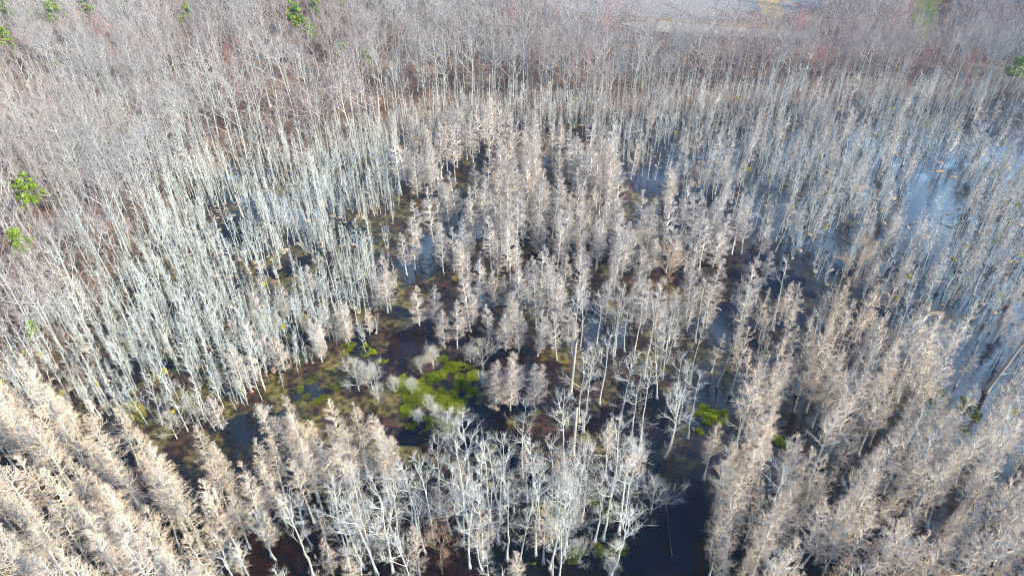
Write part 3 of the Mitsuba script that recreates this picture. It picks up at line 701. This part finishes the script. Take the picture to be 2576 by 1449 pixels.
SHRUBS = [(q4(740, 500), 1.0, 'pale shrub standing inside the bright green weed'), (q4(860, 608), 0.9, 'thin pale shrub at the foot of the green weed'), (q4(905, 660), 0.8, 'pale shrub on the dark spit below the green weed'),
          (q4(785, 712), 0.9, 'faint shrub on the brown spit left of its neighbour'), (q4(620, 490), 1.0, 'round white bush at the left rim of the green weed'), (q4(890, 312), 1.15, 'broad white bush above the green weed'),
          (q4(465, 470), 1.5, 'tall bushy white shrub left of the green weed'), (q4(365, 470), 1.4, 'multi-stemmed white shrub farthest left of the green weed'), (q4(505, 550), 0.9, 'thin forked shrub left below the green weed'),
          (q4(940, 735), 0.6, 'tiny stick-like shrub on the brown spit'), (q4(1010, 800), 1.2, 'thin upright shrub right of the brown spit'), (q4(1245, 455), 0.9, 'white shrub on dark water right of the weed'),
          (q4(1240, 312), 1.3, 'spreading white shrub right above the green weed'), (q4(1150, 270), 0.9, 'small paired shrub above the right rim of the weed'), (q4(1175, 265), 0.8, 'smaller twin of the paired shrub above the weed'),
          (q0(2000, 300), 1.1, 'lone white shrub in black water at lower left'), (q0(1335, 415), 1.1, 'crooked white shrub at the edge of the brown pool'), (q1(1790, 1350), 1.0, 'thin white sapling alone in the black pool'),
          (q1(2020, 1440), 1.0, 'white shrub at the bottom edge right of the black pool'), (q1(2330, 985), 1.5, 'round pale bush alone in the navy pool'), (at(1060, 940), 1.0, 'small white bush behind the weed')]
for (x, y), s, lab in SHRUBS:
    thing('white_shrub', SH[rng.integers(3)], lab, 'shrub', 'white shrubs in the pools', x=x, y=y, turn=rng.uniform(0, 360), s=(s, s, s * 1.1))


# ------------------------------------------------------------------ broken trunks, logs, cypress knees
def snag(seed, h, r):
    rg = np.random.default_rng(seed)
    line = stem_line(rg, h, 0.01)
    v, f, uv = stem_mesh(line, r, 1.7, 12, rg, top=0.72, ridges=0.1)
    top = v[:, 2] > h - 0.05
    v[top, 2] += rg.uniform(-0.9, 0.9, top.sum())
    n = 9
    z = rg.uniform(0.3, 0.95, n) * h
    stubs = on_stem(rg, line, z, rg.uniform(0, 6.28, n), np.radians(rg.uniform(0, 35, n)), rg.uniform(0.4, 2.2, n), np.full(n, 0.05), 0.1)
    tw = shoots(rg, stubs, 4, 0.2, 1, (30, 60), (0.4, 0.7), 0.02)
    return (v, f, uv), join([level_mesh(stubs, 2, 3, 0, .5, rg), level_mesh(tw, 1, 3, .5, 1, rg)])


SN = []
for i, (h, r) in enumerate([(9, .28), (12.5, .36), (6, .22)]):
    a, b = snag(900 + i, h, r)
    SN.append(group(f'g_snag_{i}', trunk=ply(a, 'm_dead_wood', True), branch_stubs=ply(b, 'm_pale_twig')))
for (x, y), k, s, lab in [(q0(1640, 1165), 0, 0.9, 'left of two broken grey trunks in the lower left stand'), (q0(1745, 1190), 1, 0.9, 'taller right one of two broken trunks in the lower left stand'),
                          (q3(880, 1290), 1, 1.0, 'thick broken trunk with orange scar at centre'), (q3(1985, 1070), 2, 1.0, 'short bare broken trunk by the dark channel'), (q1(1745, 550), 1, 0.9, 'tan peeling broken trunk in the bottom stand'),
                          (q1(1590, 1449), 2, 0.6, 'short stub at the bottom edge beside the pool'), (q2(1735, 1390), 2, 1.0, 'broken stub rising beside the dark channel'), (at(610, 545), 2, 0.9, 'broken stub in the left thicket'),
                          (at(955, 330), 1, 0.8, 'orange-barked dead trunk at the edge of the brown wood'), (at(1230, 270), 1, 0.8, 'dead trunk leaning in the brown wood'), (at(2240, 1180), 1, 0.9, 'broken pale trunk above the lower right stand'), (at(2480, 985), 1, 1.0, 'tall broken trunk by the right edge')]:
    thing('broken_trunk', SN[k], lab, 'dead tree', 'broken dead trunks', x=x, y=y, z=z_at(x, y), turn=rng.uniform(0, 360), tilt=(rng.uniform(0, 5), rng.uniform(0, 6)), s=(s, s, s))


def log_mesh(seed, ln, r):
    rg = np.random.default_rng(seed)
    line = stem_line(rg, ln, 0.04)
    v, f, uv = stem_mesh(line, r, 1.3, 8, rg, top=0.45, sink=0.0)
    n = 6
    st = on_stem(rg, line, rg.uniform(0.2, 0.95, n) * ln, rg.uniform(0, 6.28, n), np.radians(rg.uniform(10, 50, n)), rg.uniform(0.5, 1.6, n), np.full(n, 0.05), 0.1)
    m = join([(v, f, uv), level_mesh(st, 2, 3, .2, 1, rg)])
    return m[0] @ np.array([[0, 0, -1], [0, 1, 0], [1, 0, 0]]).astype(float), m[1], m[2]      # laid down along x


LGD = group('g_sunken_log', trunk=ply(log_mesh(930, 6.0, .15), 'm_brown_bark', True))
LG = [group(f'g_log_{i}', trunk=ply(log_mesh(920 + i, 6.0, r), 'm_log', True)) for i, r in enumerate([.16, .22, .13])]


def lay_log(p0, p1, lab, grp=None, lift=0.05):
    p0, p1 = np.array(p0), np.array(p1)
    d = p1 - p0
    ln = np.linalg.norm(d)
    z = max(z_at(*p0), z_at(*p1))
    thing('fallen_log', LGD if 'dark' in lab else LG[rng.integers(3)], lab, 'log', grp, x=p0[0], y=p0[1], z=z + lift, turn=math.degrees(math.atan2(d[1], d[0])), s=(ln / 6, 1, 1))


for a, b, lab in [((577, 442), (640, 412), 'long pale log on the brown mud behind the left thicket'), ((610, 457), (628, 435), 'short pale log beside the long one on brown mud'), ((660, 782), (700, 815), 'white log slanting through the left thicket'),
                  ((325, 985), (345, 1002), 'pale log at the olive scum pool'), ((580, 625), (612, 613), 'thin pale log lying among the stems'), ((1660, 470), (1700, 478), 'dark log in the blue pool'), ((2100, 478), (2135, 490), 'dark log floating in the wide blue pool'),
                  ((1672, 1240), (1688, 1400), 'long dark sunken log in the black pool'), ((1785, 1435), (1812, 1418), 'orange-brown log at the bottom edge'), ((1840, 455), (1875, 462), 'dark log among debris in the pool')]:
    lay_log(at(*a), at(*b), lab)
pts = scatter(51, shapely.union_all([POLES_LEFT, POLES_RIGHT]), 7.5, 0.40, 8.0)
pts = pts[pts[:, 1] > 70]
for x, y in pts[:110]:
    a, ln = rng.uniform(0, 3.14), rng.uniform(2.0, 5.5)
    side = 'left' if x < 10 else 'right'
    lay_log((x, y), (x + ln * math.cos(a), y + ln * math.sin(a)), f'short tan log lying in the flooded thicket on the {side}', f'tan logs in the flooded thicket on the {side}')

MD = [group(f'g_mound_{i}', mound=ply(mound(960 + i, 0.9, 0.5), 'm_mound', True)) for i in range(3)]
pts = scatter(52, shapely.union_all([POLES_LEFT, POLES_RIGHT]), 4.6, 0.46, 5.0)
pts = pts[pts[:, 1] > 75]
rng.shuffle(pts)
for x, y in pts[:230]:
    s = rng.uniform(0.4, 1.0)
    side = 'left of the pond' if x < 10 else 'among the blue pools'
    thing('root_hummock', MD[rng.integers(3)], f'tan hummock of roots and dead leaves in the water {side}', 'hummock', f'tan hummocks {side}', x=x, y=y, turn=rng.uniform(0, 360), s=(s * rng.uniform(.7, 1.6), s, s))

kn = trimesh.creation.cone(radius=0.16, height=0.8, sections=8)
kv = np.array(kn.vertices)
kv[:, 0] += 0.06 * kv[:, 2]
scene['g_knee'] = {'type': 'shapegroup', 'knee': mikit.ply(trimesh.Trimesh(kv, kn.faces, process=False), 'm_dead_wood', smooth=40)}
KNEES = [q1(*p) for p in [(1340, 975), (1360, 1030), (1390, 970), (1430, 985), (1445, 1030), (1480, 1040), (1490, 960), (1860, 895), (1850, 912), (1875, 925), (1925, 930), (1840, 905), (1330, 1010), (1400, 1000), (1790, 940), (1270, 1000)]] + \
        [q0(*p) for p in [(2300, 1300), (2330, 1320), (2380, 1310), (2410, 1340), (2350, 1370), (2440, 1390), (2470, 1350), (2400, 1410), (2330, 1420), (2500, 1430)]] + [q3(*p) for p in [(1910, 940), (1960, 920), (1950, 900), (1470, 910)]]
for x, y in KNEES:
    s = rng.uniform(0.7, 1.5)
    thing('cypress_knee', 'g_knee', 'small pale cypress knee poking out of the black water near the bottom', 'cypress knee', 'cypress knees in the black water', x=x, y=y, z=-0.05, turn=rng.uniform(0, 360), s=(s, s, s))


# ------------------------------------------------------------------ floating weed
def weed(name, poly, n, size, mat, label, seed, thin=0.45, scale=3.0, bump=0.22):
    rg = np.random.default_rng(seed)
    x0, y0, x1, y1 = poly.bounds
    p = np.stack([rg.uniform(x0, x1, n * 3), rg.uniform(y0, y1, n * 3)], 1)
    edge = shapely.distance(poly.exterior, shapely.points(p[:, 0], p[:, 1])) / 2.5
    f = meshkit.fbm(np.c_[p / scale, np.full(len(p), seed)], 4, seed)
    ok = shapely.contains_xy(poly, p[:, 0], p[:, 1]) & ((f - thin - 0.16 * np.clip(1 - edge, 0, 1)) / 0.2 > rg.random(len(p)))
    p, f = p[ok][:n], f[ok][:n]
    c = np.c_[p, 0.03 + bump * rg.random(len(p)) * np.clip((f - thin) * 5, 0.1, 1)]
    scene[name] = ply(blades(c, size, rg, 0.35, 0.8), mat)
    labels[name] = {'label': label, 'kind': 'stuff'}


weed('green_weed', area((985, 960), (1030, 935), (1090, 925), (1120, 885), (1180, 890), (1205, 930), (1200, 990), (1170, 1040), (1120, 1040), (1060, 1030), (1010, 1055), (985, 1010)), 30000, 0.125, 'm_duckweed', 'bright yellow-green weed mat floating at the centre of the pond', 1, 0.30, 2.2, 0.4)
weed('pond_weed', area((860, 860), (920, 865), (980, 905), (960, 925), (880, 900), (850, 890)), 5000, 0.16, 'm_duckweed', 'small bright green weed patch under the white cypress clump', 2, 0.44, 1.5)
weed('floating_weed', area((760, 935), (850, 945), (880, 1000), (850, 1040), (760, 1030), (720, 1000)), 6000, 0.14, 'm_dull_weed', 'dull green weed along the left arm of the pond', 3, 0.47, 1.6, 0.08)
weed('lower_weed', area((1010, 1040), (1180, 1040), (1170, 1090), (1090, 1100), (1020, 1080)), 7000, 0.15, 'm_dull_weed', 'dull green weed on the brown spit below the bright mat', 4, 0.46, 1.5, 0.1)
weed('pool_weed', area((1300, 1220), (1620, 1200), (1600, 1420), (1300, 1420)), 22000, 0.16, 'm_dull_weed', 'dark green weed between trunks at bottom centre', 5, 0.50)
weed('channel_weed', area((1740, 1010), (1835, 1005), (1830, 1085), (1745, 1115)), 9000, 0.16, 'm_duckweed', 'green weed in the gap left of the lower right stand', 6, 0.42, 1.8)
weed('gap_weed', area((1940, 1080), (2015, 1060), (2000, 1120), (1945, 1135)), 5000, 0.16, 'm_duckweed', 'small green weed patch inside the lower right stand', 7, 0.42)
weed('far_gap_weed', area((2310, 950), (2500, 970), (2450, 1100), (2330, 1070)), 12000, 0.17, 'm_dull_weed', 'bluish green weed under the trees near the right edge', 8, 0.46, 2.0, 0.1)
weed('olive_scum', area((285, 1010), (330, 1000), (385, 1035), (350, 1075), (290, 1055)), 14000, 0.16, 'm_olive_scum', 'flat olive yellow scum pool at the left', 9, 0.30, 4.0, 0.03)
weed('thicket_scum', area((560, 560), (960, 560), (940, 860), (760, 930), (640, 900)), 14000, 0.14, 'm_dull_weed', 'olive scum scattered through the left thicket', 10, 0.52, 2.0, 0.04)

# ------------------------------------------------------------------ mistletoe in the tree tops
MT = []
for i in range(2):
    rg = np.random.default_rng(980 + i)
    pts = unit(rg.normal(size=(170, 3))) * (rg.random(170) ** 0.4)[:, None] * 0.42
    MT.append(group(f'g_mistletoe_{i}', leaves=ply(blades(pts, 0.14, rg, 1.0), 'm_mistletoe')))
HT = {'slender': 10.5, 'tupelo': 17, 'clump': 7.0, 'young_cypress': 11}
rng.shuffle(tops)
n_m = 0
for x, y, s, kind, zone in tops:
    if n_m >= 150:
        break
    if zone not in ('poles_left', 'poles_right', 'southeast', 'pond', 'mid', 'pool') or (zone == 'poles_left' and rng.random() < 0.55):
        continue
    z = HT[kind] * float(s) * rng.uniform(0.45, 0.8)
    where = {'poles_left': 'thicket left of the pond', 'poles_right': 'trees among the blue pools', 'southeast': 'lower right stand', 'pond': 'small cypresses round the pond', 'mid': 'trees behind the pond', 'pool': 'trees of the black pools'}[zone]
    k = rng.uniform(0.55, 1.2)
    thing('mistletoe_clump', MT[rng.integers(2)], f'yellow-green mistletoe clump in the {where}', 'mistletoe', f'mistletoe in the {where}', x=float(x) + rng.uniform(-.25, .25), y=float(y) + rng.uniform(-.25, .25), z=z, s=(k, k, k))
    n_m += 1

# ------------------------------------------------------------------ van and shed at the top right corner
def solid(outline, wid):
    """A body whose side view is OUTLINE (x, z), WID wide, with its long edges rounded in."""
    pts, rings = np.array(outline, float), []
    c = pts.mean(0)
    for y, k in ((-wid / 2, 0.94), (-wid / 2 + 0.10, 1.0), (wid / 2 - 0.10, 1.0), (wid / 2, 0.94)):
        q = c + (pts - c) * k
        rings.append(np.c_[q[:, 0], np.full(len(q), y), q[:, 1]])
    n, V, F = len(pts), np.vstack(rings), []
    for r in range(3):
        for j in range(n):
            a, b = r * n + j, r * n + (j + 1) % n
            F += [[a, b, b + n], [a, b + n, a + n]]
    tri = trimesh.creation.triangulate_polygon(Polygon(pts), engine='earcut')[1]
    F = np.vstack([F, tri[:, ::-1], tri + 3 * n])
    m = trimesh.Trimesh(V, F, process=False)
    trimesh.repair.fix_normals(m)
    return m


def box(l, w, h, x, y, z):
    m = trimesh.creation.box([l, w, h])
    m.apply_translation([x, y, z])
    return m


VX, VY = at(2412, 4)
M = T().translate([float(VX), float(VY), 0.73]).rotate([0, 0, 1], 12)


def part(key, mesh, mat, smooth=30, m=None):
    scene[key] = mikit.ply(mesh, mat, smooth=smooth, to_world=m)


part('parked_van__body', solid([(-2.5, .45), (2.5, .45), (2.55, 1.0), (2.2, 1.25), (1.4, 2.1), (-2.4, 2.15), (-2.55, 1.2)], 1.95), 'm_white_paint', 30, M)
part('parked_van__windscreen', trimesh.Trimesh([[2.13, -.75, 1.40], [2.13, .75, 1.40], [1.55, .68, 2.0], [1.55, -.68, 2.0]], [[0, 1, 2], [0, 2, 3]]), 'm_dark_glass', False, M @ T().translate([.06, 0, .05]))
for s in (-1, 1):
    part('parked_van__side_window' + ('' if s < 0 else '_001'), box(2.6, 0.02, .5, -.3, s * 0.985, 1.65), 'm_dark_glass', False, M)
i = 0
for x in (-1.6, 1.6):
    for y in (-.88, .88):
        w = trimesh.creation.cylinder(radius=.36, height=.24, sections=20)
        w.apply_transform(trimesh.transformations.rotation_matrix(math.pi / 2, [1, 0, 0]))
        w.apply_translation([x, y, .36])
        part('parked_van__wheel' + ('' if i == 0 else f'_{i:03d}'), w, 'm_rubber', 40, M)
        i += 1
labels['parked_van'] = {'label': 'white van parked beyond the trees at the top right edge', 'category': 'van'}
HX, HY = at(2462, 8)
M2 = T().translate([float(HX), float(HY), 0.7]).rotate([0, 0, 1], 8)
part('shed__wall', box(5.0, 4.0, 2.4, 0, 0, 1.2), 'm_board', False, M2)
part('shed__roof', trimesh.creation.extrude_polygon(Polygon([(-2.4, 2.38), (0, 3.6), (2.4, 2.38), (2.4, 2.5), (0, 3.74), (-2.4, 2.5)]), 5.6, engine='earcut').apply_transform(np.array([[0, 0, 1, -2.8], [1, 0, 0, 0], [0, 1, 0, 0], [0, 0, 0, 1.0]])), 'm_red_roof', False, M2)
part('shed__door', box(1.6, .06, 2.0, .4, -2.03, 1.0), 'm_red_roof', False, M2)
labels['shed'] = {'label': 'small red-roofed shed beside the white van at the top right', 'category': 'shed'}
print({k: sum(w[0] == k for w in wanted) for k in KINDS})
